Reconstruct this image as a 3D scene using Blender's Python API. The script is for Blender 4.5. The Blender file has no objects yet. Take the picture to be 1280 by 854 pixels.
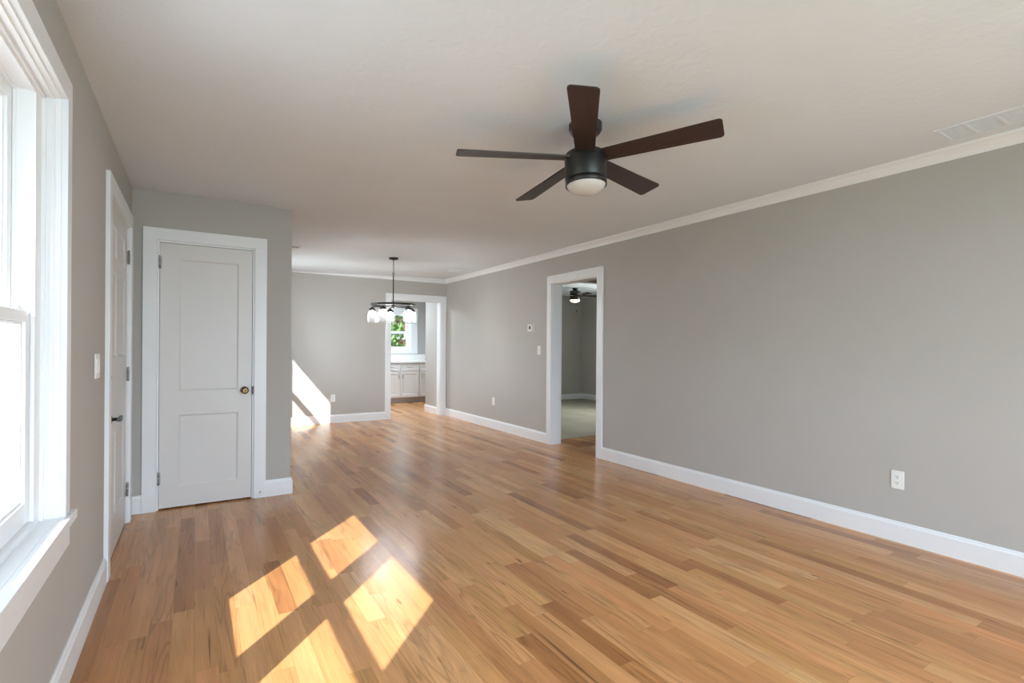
import bpy, bmesh, math, random
from mathutils import Vector, Matrix
random.seed(7)
C = bpy.context.scene
COL = C.collection
PI = math.pi

# ------------------------------------------------------------------ camera, world, sun, exposure
H = 1.2347
cam_d = bpy.data.cameras.new('camera')
cam = bpy.data.objects.new('camera', cam_d)
COL.objects.link(cam)
cam_d.sensor_width = 36.0
cam_d.lens = 637.34 / 1280 * 36
cam_d.shift_y = 7.2 / 1280
cam_d.clip_start = 0.02
cam.matrix_world = (Matrix.Translation((0, 0, H)) @ Matrix.Rotation(-0.5551, 4, 'Z')
                    @ Matrix.Rotation(PI / 2, 4, 'X') @ Matrix.Rotation(0.0067, 4, 'Z'))
C.camera = cam

SKY = 3.4
w = bpy.data.worlds.new('sky')
C.world = w
w.use_nodes = True
bgn = w.node_tree.nodes['Background']
bgn.inputs['Color'].default_value = (0.74, 0.87, 1.0, 1)
bgn.inputs['Strength'].default_value = SKY

SUN_DIR = Vector((1.0, 1.074, -1.25)).normalized()
sun_d = bpy.data.lights.new('sun', 'SUN')
sun_d.energy = 9.6
sun_d.angle = 0.009
sun_d.color = (1.0, 0.985, 0.96)
sun = bpy.data.objects.new('sun', sun_d)
COL.objects.link(sun)
sun.rotation_euler = SUN_DIR.to_track_quat('-Z', 'Y').to_euler()
sun.location = (-6, -6, 8)


def portal(loc, facing, sx, sz):
    d = bpy.data.lights.new('daylight_portal', 'AREA')
    d.shape = 'RECTANGLE'
    d.size = sx
    d.size_y = sz
    d.cycles.is_portal = True
    o = bpy.data.objects.new('daylight_portal', d)
    COL.objects.link(o)
    o.location = loc
    o.rotation_euler = Vector(facing).to_track_quat('-Z', 'Y').to_euler()


portal((-0.66, 1.46, 1.36), (1, 0, 0), 1.8, 1.5)

portal((3.83, 11.56, 1.55), (0, -1, 0), 0.9, 1.0)



def fill_light(loc, facing, sx, sz, watts, col=(0.78, 0.90, 1.0)):  # added area lamps that brighten the rooms from outside the windows
    d = bpy.data.lights.new('window_fill_light', 'AREA')
    d.shape = 'RECTANGLE'
    d.size = sx
    d.size_y = sz
    d.energy = watts
    d.color = col
    o = bpy.data.objects.new('window_fill_light', d)
    COL.objects.link(o)
    o.location = loc
    o.rotation_euler = Vector(facing).to_track_quat('-Z', 'Y').to_euler()


fill_light((1.72, -2.05, 1.15), (0, 1, 0.12), 3.2, 2.2, 43, (0.68, 0.85, 1.0))      # fill lamp outside the added patio window behind the viewer
fill_light((0.36, 7.42, 1.35), (1, 0, 0.05), 0.9, 1.5, 15, (0.86, 0.94, 1.0))       # fill lamp added outside the dining window
fill_light((8.3, 7.1, 1.4), (-1, 0, -0.2), 1.1, 1.3, 75, (1.0, 0.98, 0.92))         # fill lamp added outside the bedroom window

C.view_settings.view_transform = 'Standard'
C.view_settings.look = 'None'
C.view_settings.gamma = 1.0
C.view_settings.use_curve_mapping = False
C.view_settings.exposure = 1.44
C.cycles.max_bounces = 14
C.cycles.diffuse_bounces = 8
C.cycles.glossy_bounces = 4
C.cycles.transparent_max_bounces = 16
C.cycles.transmission_bounces = 6
C.cycles.sample_clamp_indirect = 6.0
C.cycles.caustics_reflective = False
C.cycles.caustics_refractive = False
C.cycles.use_denoising = True


# ------------------------------------------------------------------ materials
def newmat(name):
    m = bpy.data.materials.new(name)
    m.use_nodes = True
    nt = m.node_tree
    return m, nt, nt.nodes['Principled BSDF']


def N(nt, t, **kw):
    n = nt.nodes.new(t)
    for k, v in kw.items():
        setattr(n, k, v)
    return n


def paint(name, col, rough=0.5, bump=0.0, scale=60.0, metallic=0.0, var=0.03, coat=0.0, spec=None):
    m, nt, b = newmat(name)
    b.inputs['Roughness'].default_value = rough
    b.inputs['Metallic'].default_value = metallic
    if spec is not None:
        b.inputs['Specular IOR Level'].default_value = spec
    if coat:
        b.inputs['Coat Weight'].default_value = coat
    tc = N(nt, 'ShaderNodeTexCoord')
    no = N(nt, 'ShaderNodeTexNoise')
    no.inputs['Scale'].default_value = 2.3
    no.inputs['Detail'].default_value = 3
    nt.links.new(tc.outputs['Object'], no.inputs['Vector'])
    r = N(nt, 'ShaderNodeValToRGB')
    r.color_ramp.elements[0].position = 0.3
    r.color_ramp.elements[1].position = 0.7
    r.color_ramp.elements[0].color = tuple(c * (1 - var) for c in col) + (1,)
    r.color_ramp.elements[1].color = tuple(min(1, c * (1 + var)) for c in col) + (1,)
    nt.links.new(no.outputs['Fac'], r.inputs['Fac'])
    nt.links.new(r.outputs['Color'], b.inputs['Base Color'])
    if bump:
        n2 = N(nt, 'ShaderNodeTexNoise')
        n2.inputs['Scale'].default_value = scale
        n2.inputs['Detail'].default_value = 4
        nt.links.new(tc.outputs['Object'], n2.inputs['Vector'])
        bp = N(nt, 'ShaderNodeBump')
        bp.inputs['Strength'].default_value = bump
        bp.inputs['Distance'].default_value = 0.003
        nt.links.new(n2.outputs['Fac'], bp.inputs['Height'])
        nt.links.new(bp.outputs['Normal'], b.inputs['Normal'])
    return m


WALL = paint('greige_wall_paint', (0.455, 0.443, 0.424), 0.75, 0.15, 90, var=0.012)
CEIL = paint('textured_ceiling_paint', (0.71, 0.765, 0.825), 0.85, 0.0, var=0.01)
TRIM = paint('white_trim_paint', (0.81, 0.835, 0.865), 0.35, var=0.008)
DOORM = paint('white_door_paint', (0.69, 0.685, 0.68), 0.38, var=0.015)
VINYL = paint('white_vinyl', (0.86, 0.87, 0.89), 0.3, var=0.005)
BLACK = paint('matte_black_metal', (0.012, 0.012, 0.012), 0.38, metallic=0.0, var=0.1)
BRONZE = paint('dark_bronze_metal', (0.035, 0.025, 0.012), 0.4, metallic=0.5, var=0.1)
STEEL = paint('brushed_nickel', (0.30, 0.29, 0.28), 0.35, metallic=0.9, var=0.05)
BRASS = paint('aged_brass', (0.24, 0.165, 0.08), 0.25, metallic=1.0, var=0.1)
PLATE = paint('white_plastic', (0.82, 0.82, 0.81), 0.3, var=0.005)
SLOT = paint('dark_slot', (0.02, 0.02, 0.02), 0.6)
SCREEN = paint('grey_screen', (0.10, 0.10, 0.095), 0.3)
CAB = paint('pale_grey_cabinet_paint', (0.66, 0.65, 0.645), 0.4, var=0.01)
TOE = paint('grey_toe_kick_paint', (0.42, 0.41, 0.42), 0.5)
QUARTZ = paint('white_quartz', (0.85, 0.85, 0.84), 0.2, var=0.02)
CARPET = paint('olive_grey_carpet', (0.30, 0.285, 0.22), 0.95, 0.8, 260, var=0.1)
CONC = paint('pale_concrete', (0.40, 0.39, 0.37), 0.9, 0.3, 20, var=0.08)
GRASS = paint('lawn_grass', (0.05, 0.09, 0.025), 0.9, 0.6, 30, var=0.3)
BARK = paint('bark', (0.05, 0.035, 0.025), 0.9, 0.8, 20, var=0.3)
REDWALL = paint('red_siding', (0.20, 0.035, 0.02), 0.8, var=0.2)
ROOFM = paint('grey_shingles', (0.06, 0.06, 0.065), 0.9, 0.5, 25, var=0.2)
GRILLE = paint('vent_grille_grey', (0.30, 0.30, 0.30), 0.5)

# ceiling with knock-down texture
nt = CEIL.node_tree
b = nt.nodes['Principled BSDF']
tc = N(nt, 'ShaderNodeTexCoord')
v1 = N(nt, 'ShaderNodeTexNoise')
v1.inputs['Scale'].default_value = 16
v1.inputs['Detail'].default_value = 5
v1.inputs['Distortion'].default_value = 0.8
nt.links.new(tc.outputs['Object'], v1.inputs['Vector'])
rr = N(nt, 'ShaderNodeValToRGB')
rr.color_ramp.elements[0].position = 0.42
rr.color_ramp.elements[1].position = 0.62
nt.links.new(v1.outputs['Fac'], rr.inputs['Fac'])
bp = N(nt, 'ShaderNodeBump')
bp.inputs['Strength'].default_value = 0.22
bp.inputs['Distance'].default_value = 0.003
nt.links.new(rr.outputs['Color'], bp.inputs['Height'])
nt.links.new(bp.outputs['Normal'], b.inputs['Normal'])


def leafmat(name, c1, c2):
    m, nt, b = newmat(name)
    b.inputs['Roughness'].default_value = 0.55
    tc = N(nt, 'ShaderNodeTexCoord')
    no = N(nt, 'ShaderNodeTexNoise')
    no.inputs['Scale'].default_value = 5
    nt.links.new(tc.outputs['Object'], no.inputs['Vector'])
    r = N(nt, 'ShaderNodeValToRGB')
    r.color_ramp.elements[0].position = 0.35
    r.color_ramp.elements[1].position = 0.65
    r.color_ramp.elements[0].color = c1 + (1,)
    r.color_ramp.elements[1].color = c2 + (1,)
    nt.links.new(no.outputs['Fac'], r.inputs['Fac'])
    nt.links.new(r.outputs['Color'], b.inputs['Base Color'])
    return m


LEAF = leafmat('green_leaves', (0.012, 0.03, 0.006), (0.07, 0.13, 0.02))
LEAF2 = leafmat('light_green_leaves', (0.04, 0.07, 0.012), (0.15, 0.19, 0.05))


def glassmat(name, tint, refl=1.0):
    m = bpy.data.materials.new(name)
    m.use_nodes = True
    nt = m.node_tree
    nt.nodes.clear()
    out = N(nt, 'ShaderNodeOutputMaterial')
    mix = N(nt, 'ShaderNodeMixShader')
    tr = N(nt, 'ShaderNodeBsdfTransparent')
    tr.inputs['Color'].default_value = tint + (1,)
    gl = N(nt, 'ShaderNodeBsdfGlossy')
    gl.inputs['Roughness'].default_value = 0.02
    lw = N(nt, 'ShaderNodeLayerWeight')
    lw.inputs['Blend'].default_value = 0.25
    mu = N(nt, 'ShaderNodeMath', operation='MULTIPLY')
    mu.inputs[1].default_value = refl
    nt.links.new(lw.outputs['Fresnel'], mu.inputs[0])
    nt.links.new(mu.outputs[0], mix.inputs['Fac'])
    nt.links.new(tr.outputs[0], mix.inputs[1])
    nt.links.new(gl.outputs[0], mix.inputs[2])
    nt.links.new(mix.outputs[0], out.inputs['Surface'])
    return m


PANE = glassmat('window_glass', (0.96, 0.97, 0.97), 0.6)
JAR = glassmat('clear_jar_glass', (0.95, 0.96, 0.97), 0.5)
_n = JAR.node_tree
_t = N(_n, 'ShaderNodeBsdfTranslucent')
_t.inputs['Color'].default_value = (0.9, 0.92, 0.95, 1)
_m = N(_n, 'ShaderNodeMixShader')
_m.inputs['Fac'].default_value = 0.02
_o = next(q for q in _n.nodes if q.type == 'OUTPUT_MATERIAL')
_old = _o.inputs['Surface'].links[0].from_socket
_n.links.new(_old, _m.inputs[1])
_n.links.new(_t.outputs[0], _m.inputs[2])
_n.links.new(_m.outputs[0], _o.inputs['Surface'])


def emit(name, col, strength):
    m, nt, b = newmat(name)
    b.inputs['Base Color'].default_value = (0.85, 0.85, 0.85, 1)
    b.inputs['Emission Color'].default_value = col + (1,)
    b.inputs['Emission Strength'].default_value = strength
    return m


BULB = emit('lit_bulb', (1.0, 0.96, 0.92), 100.0)
LENS_ON = emit('lit_lens', (1.0, 0.86, 0.66), 2.2)
OPAL = paint('opal_glass', (0.60, 0.59, 0.575), 0.25, var=0.005)


def wood(name, along_y=True):
    m, nt, b = newmat(name)
    L = nt.links
    tc = N(nt, 'ShaderNodeTexCoord')
    sep = N(nt, 'ShaderNodeSeparateXYZ')
    L.new(tc.outputs['Object'], sep.inputs[0])

    def M(op, a, bb=None, c=None):
        n = N(nt, 'ShaderNodeMath', operation=op)
        for i, v in enumerate((a, bb, c)):
            if v is None:
                continue
            if isinstance(v, (int, float)):
                n.inputs[i].default_value = v
            else:
                L.new(v, n.inputs[i])
        return n.outputs[0]

    W = 0.0826
    X, Y = sep.outputs['X'], sep.outputs['Y']
    row = M('FLOOR', M('DIVIDE', X, W))
    wn = N(nt, 'ShaderNodeTexWhiteNoise', noise_dimensions='1D')
    L.new(row, wn.inputs['W'])
    wn2 = N(nt, 'ShaderNodeTexWhiteNoise', noise_dimensions='1D')
    L.new(M('ADD', row, 57.3), wn2.inputs['W'])
    length = M('MULTIPLY_ADD', wn2.outputs['Value'], 0.65, 0.5)
    yy = M('ADD', M('DIVIDE', Y, length), M('MULTIPLY', wn.outputs['Value'], 13.7))
    # wobble of the board lengths
    seg = M('FLOOR', yy)
    cmb = N(nt, 'ShaderNodeCombineXYZ')
    L.new(row, cmb.inputs[0])
    L.new(seg, cmb.inputs[1])
    rnd = N(nt, 'ShaderNodeTexWhiteNoise', noise_dimensions='2D')
    L.new(cmb.outputs[0], rnd.inputs['Vector'])
    ramp = N(nt, 'ShaderNodeValToRGB')
    e = ramp.color_ramp.elements
    stops = [(0.0, (0.303, 0.124, 0.040)), (0.07, (0.404, 0.178, 0.063)), (0.25, (0.495, 0.224, 0.087)), (0.42, (0.495, 0.246, 0.087)),
             (0.58, (0.556, 0.267, 0.107)), (0.72, (0.535, 0.276, 0.101)), (0.84, (0.586, 0.299, 0.128)), (0.94, (0.636, 0.361, 0.153)), (1.0, (0.525, 0.217, 0.083))]
    e[0].position, e[0].color = stops[0][0], stops[0][1] + (1,)
    e[1].position, e[1].color = stops[-1][0], stops[-1][1] + (1,)
    for p_, c_ in stops[1:-1]:
        k = e.new(p_)
        k.color = c_ + (1,)
    L.new(rnd.outputs['Value'], ramp.inputs['Fac'])
    # grain coordinates: shift per board
    sh = N(nt, 'ShaderNodeVectorMath', operation='MULTIPLY')
    L.new(rnd.outputs['Color'], sh.inputs[0])
    sh.inputs[1].default_value = (30, 30, 30)
    ad = N(nt, 'ShaderNodeVectorMath', operation='ADD')
    L.new(tc.outputs['Object'], ad.inputs[0])
    L.new(sh.outputs[0], ad.inputs[1])

    def mapped(sx, sy):
        mp = N(nt, 'ShaderNodeMapping')
        mp.inputs['Scale'].default_value = (sx, sy, 1)
        L.new(ad.outputs[0], mp.inputs['Vector'])
        return mp.outputs[0]

    fine = N(nt, 'ShaderNodeTexNoise')
    fine.inputs['Scale'].default_value = 1
    fine.inputs['Detail'].default_value = 5
    fine.inputs['Roughness'].default_value = 0.65
    L.new(mapped(240, 7), fine.inputs['Vector'])
    cath = N(nt, 'ShaderNodeTexNoise')
    cath.inputs['Scale'].default_value = 1
    cath.inputs['Detail'].default_value = 1.5
    cath.inputs['Distortion'].default_value = 0.35
    L.new(mapped(13, 0.95), cath.inputs['Vector'])
    rings = M('FRACT', M('MULTIPLY', cath.outputs['Fac'], 9.0))
    rings = M('ABSOLUTE', M('SUBTRACT', rings, 0.5))          # 0..0.5
    rings = M('MULTIPLY', rings, 2.0)
    rings = M('POWER', rings, 3.0)
    figure = N(nt, 'ShaderNodeSeparateColor')
    L.new(rnd.outputs['Color'], figure.inputs[0])
    fg = N(nt, 'ShaderNodeMapRange')
    L.new(figure.outputs['Green'], fg.inputs['Value'])
    fg.inputs['From Min'].default_value = 0.3
    fg.inputs['From Max'].default_value = 0.8
    rings = M('MULTIPLY', rings, fg.outputs[0])
    broad = N(nt, 'ShaderNodeTexNoise')
    broad.inputs['Scale'].default_value = 1
    broad.inputs['Detail'].default_value = 2
    L.new(mapped(20, 1.7), broad.inputs['Vector'])
    streak = N(nt, 'ShaderNodeTexNoise')
    streak.inputs['Scale'].default_value = 1
    streak.inputs['Detail'].default_value = 3
    L.new(mapped(55, 1.5), streak.inputs['Vector'])
    sr = N(nt, 'ShaderNodeMapRange')
    L.new(streak.outputs['Fac'], sr.inputs['Value'])
    sr.inputs['From Min'].default_value = 0.63
    sr.inputs['From Max'].default_value = 0.75
    # knots
    vor = N(nt, 'ShaderNodeTexNoise')
    vor.inputs['Scale'].default_value = 1
    vor.inputs['Detail'].default_value = 0
    L.new(mapped(42, 7), vor.inputs['Vector'])
    kn = N(nt, 'ShaderNodeMapRange')
    L.new(vor.outputs['Fac'], kn.inputs['Value'])
    kn.inputs['From Min'].default_value = 0.81
    kn.inputs['From Max'].default_value = 0.88
    dark = M('MULTIPLY_ADD', rings, -0.36, 1.08)
    dark = M('MULTIPLY', dark, M('MULTIPLY_ADD', broad.outputs['Fac'], 0.62, 0.69))
    dark = M('MULTIPLY', dark, M('MULTIPLY_ADD', fine.outputs['Fac'], 0.6, 0.70))
    dark = M('MULTIPLY', dark, M('MULTIPLY_ADD', sr.outputs[0], -0.55, 1.0))
    dark = M('MULTIPLY', dark, M('MULTIPLY_ADD', kn.outputs[0], -0.6, 1.0))
    # seams between the boards
    fx = M('FRACT', M('DIVIDE', X, W))
    dx = M('MULTIPLY', M('MINIMUM', fx, M('SUBTRACT', 1.0, fx)), W)
    fy = M('FRACT', yy)
    dy = M('MULTIPLY', M('MINIMUM', fy, M('SUBTRACT', 1.0, fy)), length)
    d = M('MINIMUM', dx, dy)
    gap = N(nt, 'ShaderNodeMapRange')
    L.new(d, gap.inputs['Value'])
    gap.inputs['From Min'].default_value = 0.0004
    gap.inputs['From Max'].default_value = 0.0010
    gap.inputs['To Min'].default_value = 0.70
    dark = M('MULTIPLY', dark, gap.outputs[0])
    vm = N(nt, 'ShaderNodeVectorMath', operation='SCALE')
    L.new(ramp.outputs['Color'], vm.inputs[0])
    L.new(dark, vm.inputs['Scale'])
    # darker tone is also redder
    L.new(vm.outputs[0], b.inputs['Base Color'])
    b.inputs['Roughness'].default_value = 0.23
    b.inputs['Specular IOR Level'].default_value = 0.40
    bpn = N(nt, 'ShaderNodeBump')
    bpn.inputs['Strength'].default_value = 0.12
    bpn.inputs['Distance'].default_value = 0.001
    L.new(M('ADD', gap.outputs[0], M('MULTIPLY', fine.outputs['Fac'], 0.12)), bpn.inputs['Height'])
    L.new(bpn.outputs['Normal'], b.inputs['Normal'])
    return m


OAK = wood('red_oak_strip_floor')


def walnut(name, c1, c2):
    m, nt, b = newmat(name)
    tc = N(nt, 'ShaderNodeTexCoord')
    mp = N(nt, 'ShaderNodeMapping')
    mp.inputs['Scale'].default_value = (3, 60, 3)
    nt.links.new(tc.outputs['UV'], mp.inputs['Vector'])
    no = N(nt, 'ShaderNodeTexNoise')
    no.inputs['Scale'].default_value = 1
    no.inputs['Detail'].default_value = 4
    nt.links.new(mp.outputs[0], no.inputs['Vector'])
    r = N(nt, 'ShaderNodeValToRGB')
    r.color_ramp.elements[0].position = 0.3
    r.color_ramp.elements[1].position = 0.7
    r.color_ramp.elements[0].color = c1 + (1,)
    r.color_ramp.elements[1].color = c2 + (1,)
    nt.links.new(no.outputs['Fac'], r.inputs['Fac'])
    nt.links.new(r.outputs['Color'], b.inputs['Base Color'])
    b.inputs['Roughness'].default_value = 0.42
    return m


BLADE = walnut('dark_walnut_blade', (0.022, 0.011, 0.009), (0.042, 0.022, 0.018))
BLADE2 = walnut('black_brown_blade', (0.012, 0.008, 0.006), (0.02, 0.014, 0.01))


# ------------------------------------------------------------------ mesh helpers
class MB:
    def __init__(self, fn=None):
        self.bm = bmesh.new()
        self.fn = fn                      # optional (u, d, z) -> (x, y, z)

    def v(self, p):
        p = self.fn(*p) if self.fn else p
        return self.bm.verts.new(p)

    def box(self, a0, a1, b0, b1, c0, c1):
        a0, a1 = min(a0, a1), max(a0, a1)
        b0, b1 = min(b0, b1), max(b0, b1)
        c0, c1 = min(c0, c1), max(c0, c1)
        vs = [self.v((x, y, z)) for x in (a0, a1) for y in (b0, b1) for z in (c0, c1)]
        for f in ((0, 1, 3, 2), (4, 6, 7, 5), (0, 4, 5, 1), (2, 3, 7, 6), (0, 2, 6, 4), (1, 5, 7, 3)):
            self.bm.faces.new([vs[i] for i in f])
        return self

    def prism(self, poly, h0, h1, axis=2):
        """polygon in the two other axes, extruded along axis"""
        def P(p, h):
            q = [0, 0, 0]
            o = [i for i in range(3) if i != axis]
            q[o[0]], q[o[1]], q[axis] = p[0], p[1], h
            return tuple(q)
        a = [self.v(P(p, h0)) for p in poly]
        c = [self.v(P(p, h1)) for p in poly]
        n = len(poly)
        self.bm.faces.new(a)
        self.bm.faces.new(c[::-1])
        for i in range(n):
            self.bm.faces.new((a[i], c[i], c[(i + 1) % n], a[(i + 1) % n]))
        return self

    def lathe(self, prof, o=(0, 0, 0), axis=(0, 0, 1), n=32, smooth=True):
        """prof: list of (radius, height) along axis"""
        ax = Vector(axis).normalized()
        u = ax.orthogonal().normalized()
        v = ax.cross(u)
        o = Vector(o)
        rings = []
        for r, h in prof:
            if r < 1e-6:
                rings.append([self.v(tuple(o + ax * h))])
            else:
                rings.append([self.v(tuple(o + ax * h + (u * math.cos(t) + v * math.sin(t)) * r))
                              for t in (2 * PI * k / n for k in range(n))])
        for A, B in zip(rings, rings[1:]):
            for k in range(n):
                k2 = (k + 1) % n
                if len(A) == 1 and len(B) == 1:
                    continue
                if len(A) == 1:
                    f = self.bm.faces.new((A[0], B[k], B[k2]))
                elif len(B) == 1:
                    f = self.bm.faces.new((A[k], A[k2], B[0]))
                else:
                    f = self.bm.faces.new((A[k], A[k2], B[k2], B[k]))
                f.smooth = smooth
        return self

    def tube(self, pts, r, n=10, closed=False):
        pts = [Vector(p) for p in pts]
        m = len(pts)
        rings = []
        prev = None
        for i, p in enumerate(pts):
            if closed:
                t = pts[(i + 1) % m] - pts[i - 1]
            else:
                t = pts[min(i + 1, m - 1)] - pts[max(i - 1, 0)]
            t.normalize()
            u = (prev - t * prev.dot(t)).normalized() if prev is not None else t.orthogonal().normalized()
            prev = u
            v = t.cross(u)
            rr = r[i] if isinstance(r, (list, tuple)) else r
            rings.append([self.v(tuple(p + (u * math.cos(a) + v * math.sin(a)) * rr))
                          for a in (2 * PI * k / n for k in range(n))])
        pairs = list(zip(rings, rings[1:])) + ([(rings[-1], rings[0])] if closed else [])
        for A, B in pairs:
            for k in range(n):
                f = self.bm.faces.new((A[k], A[(k + 1) % n], B[(k + 1) % n], B[k]))
                f.smooth = True
        if not closed:
            self.bm.faces.new(rings[0][::-1])
            self.bm.faces.new(rings[-1])
        return self

    def sweep(self, path, prof, closed=False):
        """profile (out, z) swept along an XY path; 'out' is to the left of travel; mitred corners"""
        P = [Vector((p[0], p[1])) for p in path]
        n = len(P)
        rings = []
        for i in range(n):
            def nrm(a, c):
                d = (c - a).normalized()
                return Vector((-d.y, d.x))
            if closed or 0 < i < n - 1:
                n1 = nrm(P[i - 1], P[i])
                n2 = nrm(P[i], P[(i + 1) % n])
                mv = (n1 + n2)
                mv = mv / mv.dot(n1)
            elif i == 0:
                mv = nrm(P[0], P[1])
            else:
                mv = nrm(P[-2], P[-1])
            rings.append([self.v((P[i].x + mv.x * o, P[i].y + mv.y * o, z)) for o, z in prof])
        k = len(prof)
        pairs = list(zip(rings, rings[1:])) + ([(rings[-1], rings[0])] if closed else [])
        for A, B in pairs:
            for j in range(k):
                self.bm.faces.new((A[j], B[j], B[(j + 1) % k], A[(j + 1) % k]))
        if not closed:
            self.bm.faces.new(rings[0])
            self.bm.faces.new(rings[-1][::-1])
        return self

    def xf(self, mat):
        bmesh.ops.transform(self.bm, matrix=mat, verts=self.bm.verts)
        return self

    def build(self, name, m, parent=None, bevel=0.0, seg=2):
        bmesh.ops.recalc_face_normals(self.bm, faces=self.bm.faces)
        me = bpy.data.meshes.new(name)
        self.bm.to_mesh(me)
        self.bm.free()
        me.materials.append(m)
        o = bpy.data.objects.new(name, me)
        COL.objects.link(o)
        if parent is not None:
            o.parent = parent
            o.matrix_parent_inverse = Matrix.Translation(-Vector(parent.location))
        if bevel:
            md = o.modifiers.new('bevel', 'BEVEL')
            md.width = bevel
            md.segments = seg
            md.limit_method = 'ANGLE'
            md.angle_limit = math.radians(40)
        return o


def empty(name, loc):
    o = bpy.data.objects.new(name, None)
    o.empty_display_size = 0.1
    COL.objects.link(o)
    o.location = loc
    return o


def tag(o, label, cat, group=None):
    o['label'] = label
    o['category'] = cat
    if group:
        o['group'] = group
    return o


def struct(o, label=None, cat=None):
    o['kind'] = 'structure'
    if label:
        o['label'] = label
    if cat:
        o['category'] = cat
    return o


def copy_tree(o, parent=None):
    c = o.copy()
    COL.objects.link(c)
    if parent is not None:
        c.parent = parent
    for ch in list(o.children):
        copy_tree(ch, c)
    return c


# ------------------------------------------------------------------ the setting
XL, XR, YB, YC, XC, YF = -0.40, 3.846, -1.65, 4.607, 0.6786, 8.466
XLO, XRO, YFO = -0.60, 3.991, 8.61
ZC = 2.44
YK = 11.32            # kitchen back wall
BX, BY = 7.95, 9.60   # bedroom corner


def wall_y(mb, x0, x1, y0, y1, ops=(), z1=ZC):
    """wall running along Y with openings (ya, yb, za, zb)"""
    cur = y0
    for ya, yb, za, zb in sorted(ops):
        if ya > cur:
            mb.box(x0, x1, cur, ya, 0, z1)
        if za > 0:
            mb.box(x0, x1, ya, yb, 0, za)
        if zb < z1:
            mb.box(x0, x1, ya, yb, zb, z1)
        cur = yb
    if y1 > cur:
        mb.box(x0, x1, cur, y1, 0, z1)
    return mb


def wall_x(mb, y0, y1, x0, x1, ops=(), z1=ZC):
    cur = x0
    for xa, xb, za, zb in sorted(ops):
        if xa > cur:
            mb.box(cur, xa, y0, y1, 0, z1)
        if za > 0:
            mb.box(xa, xb, y0, y1, 0, za)
        if zb < z1:
            mb.box(xa, xb, y0, y1, zb, z1)
        cur = xb
    if x1 > cur:
        mb.box(cur, x1, y0, y1, 0, z1)
    return mb


WZ0, WZ1 = 0.605, 2.085       # window rough opening heights
FU = (1.445, 2.320)           # far unit of the paired window (along Y)
NU = (0.555, 1.442)           # near unit
DU = (6.99, 7.85)             # dining window
KU = (3.42, 4.25)             # kitchen window (along X)
BU = (6.6, 7.6)               # bedroom window (along Y)
RU = (0.15, 3.30)             # rear patio window, added for fill light (along X)

struct(MB().box(XLO, 5.35, YB - 0.2, 5.47, -0.12, 0).box(XLO, 3.99, 5.47, YFO, -0.12, 0)
       .box(0.3, 4.72, YFO, YK + 0.2, -0.12, 0).build('floor', OAK))
struct(MB().box(3.991, BX + 0.2, 5.47, BY + 0.2, -0.12, 0.004).build('floor_bedroom', CARPET))


def zc_at(x):                 # the old ceiling is a little lower along the window side
    t = min(1.0, max(0.0, (x - 0.7) / 2.9))
    return 2.375 + 0.065 * t * t * (3 - 2 * t)


mb = MB()
for ya, yb, xa in ((YB - 0.2, 5.4, XLO), (5.4, YFO, 0.30)):
    xs = [xa, 0.7] + [0.7 + 2.9 * i / 36 for i in range(1, 37)] + [XRO]
    rows = [[mb.v((x, y, zc_at(x))) for x in xs] for y in (ya, yb)]
    tops = [[mb.v((x, y, ZC + 0.12)) for x in (xa, XRO)] for y in (ya, yb)]
    for i in range(len(xs) - 1):
        mb.bm.faces.new((rows[0][i], rows[0][i + 1], rows[1][i + 1], rows[1][i])).smooth = True
    rows = [[mb.v(v_.co) for v_ in r_] for r_ in rows]
    mb.bm.faces.new((tops[0][0], tops[1][0], tops[1][1], tops[0][1]))
    for r_, t_ in zip(rows, tops):
        mb.bm.faces.new([t_[0]] + r_ + [t_[1]])
    mb.bm.faces.new((rows[0][0], rows[1][0], tops[1][0], tops[0][0]))
    mb.bm.faces.new((rows[0][-1], tops[0][1], tops[1][1], rows[1][-1]))
mb.box(0.3, 4.72, YFO, YK + 0.2, ZC, ZC + 0.12)
struct(mb.build('ceiling', CEIL))
struct(MB().box(XRO, BX + 0.2, 4.05, BY + 0.2, ZC, ZC + 0.12).build('ceiling_bedroom', CEIL))

FD = (3.435, 4.402)           # front door opening
struct(wall_y(MB(), XLO, XL, YB - 0.2, 5.4,
              [(NU[0], FU[1], WZ0, WZ1), (FD[0], FD[1], 0, 2.045)]).build('wall_left', WALL))
struct(wall_y(MB(), XR, XRO, YB - 0.2, YFO, [(4.372, 5.238, 0, 2.048)]).build('wall_right', WALL))
struct(wall_x(MB(), YB - 0.2, YB, XL, XR, [(RU[0], RU[1], 0.08, 2.2)]).build('wall_rear', WALL))
CD = (-0.245, 0.402)          # closet door opening
struct(wall_x(MB(), YC, YC + 0.115, XL, XC, [(CD[0], CD[1], 0, 2.015)]).build('wall_closet_front', WALL))
struct(wall_y(MB(), 0.50, XC, YC + 0.115, YFO, [(DU[0], DU[1], WZ0, WZ1)]).build('wall_dining_left', WALL))
struct(MB().box(XL, 0.50, 5.28, 5.4, 0, ZC).build('wall_closet_back', WALL))
struct(wall_x(MB(), YF, YFO, XC, XR, [(2.815, 3.742, 0, 2.045)]).build('wall_far', WALL))
# kitchen
struct(MB().box(3.742, 3.86, YFO, 9.17, 0, ZC).build('wall_kitchen_return', WALL))
struct(wall_x(MB(), YK, YK + 0.2, 0.3, 4.72, [(KU[0], KU[1], 1.10, 2.04)]).build('wall_kitchen_back', WALL))
struct(MB().box(4.60, 4.72, YFO, YK, 0, ZC).box(3.86, 4.6, YFO, YFO + 0.12, 0, ZC).build('wall_kitchen_right', WALL))
struct(MB().box(0.30, 0.5, YFO, YK, 0, ZC).box(0.5, XC, YFO, YFO + 0.1, 0, ZC).build('wall_kitchen_left', WALL))
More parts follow.
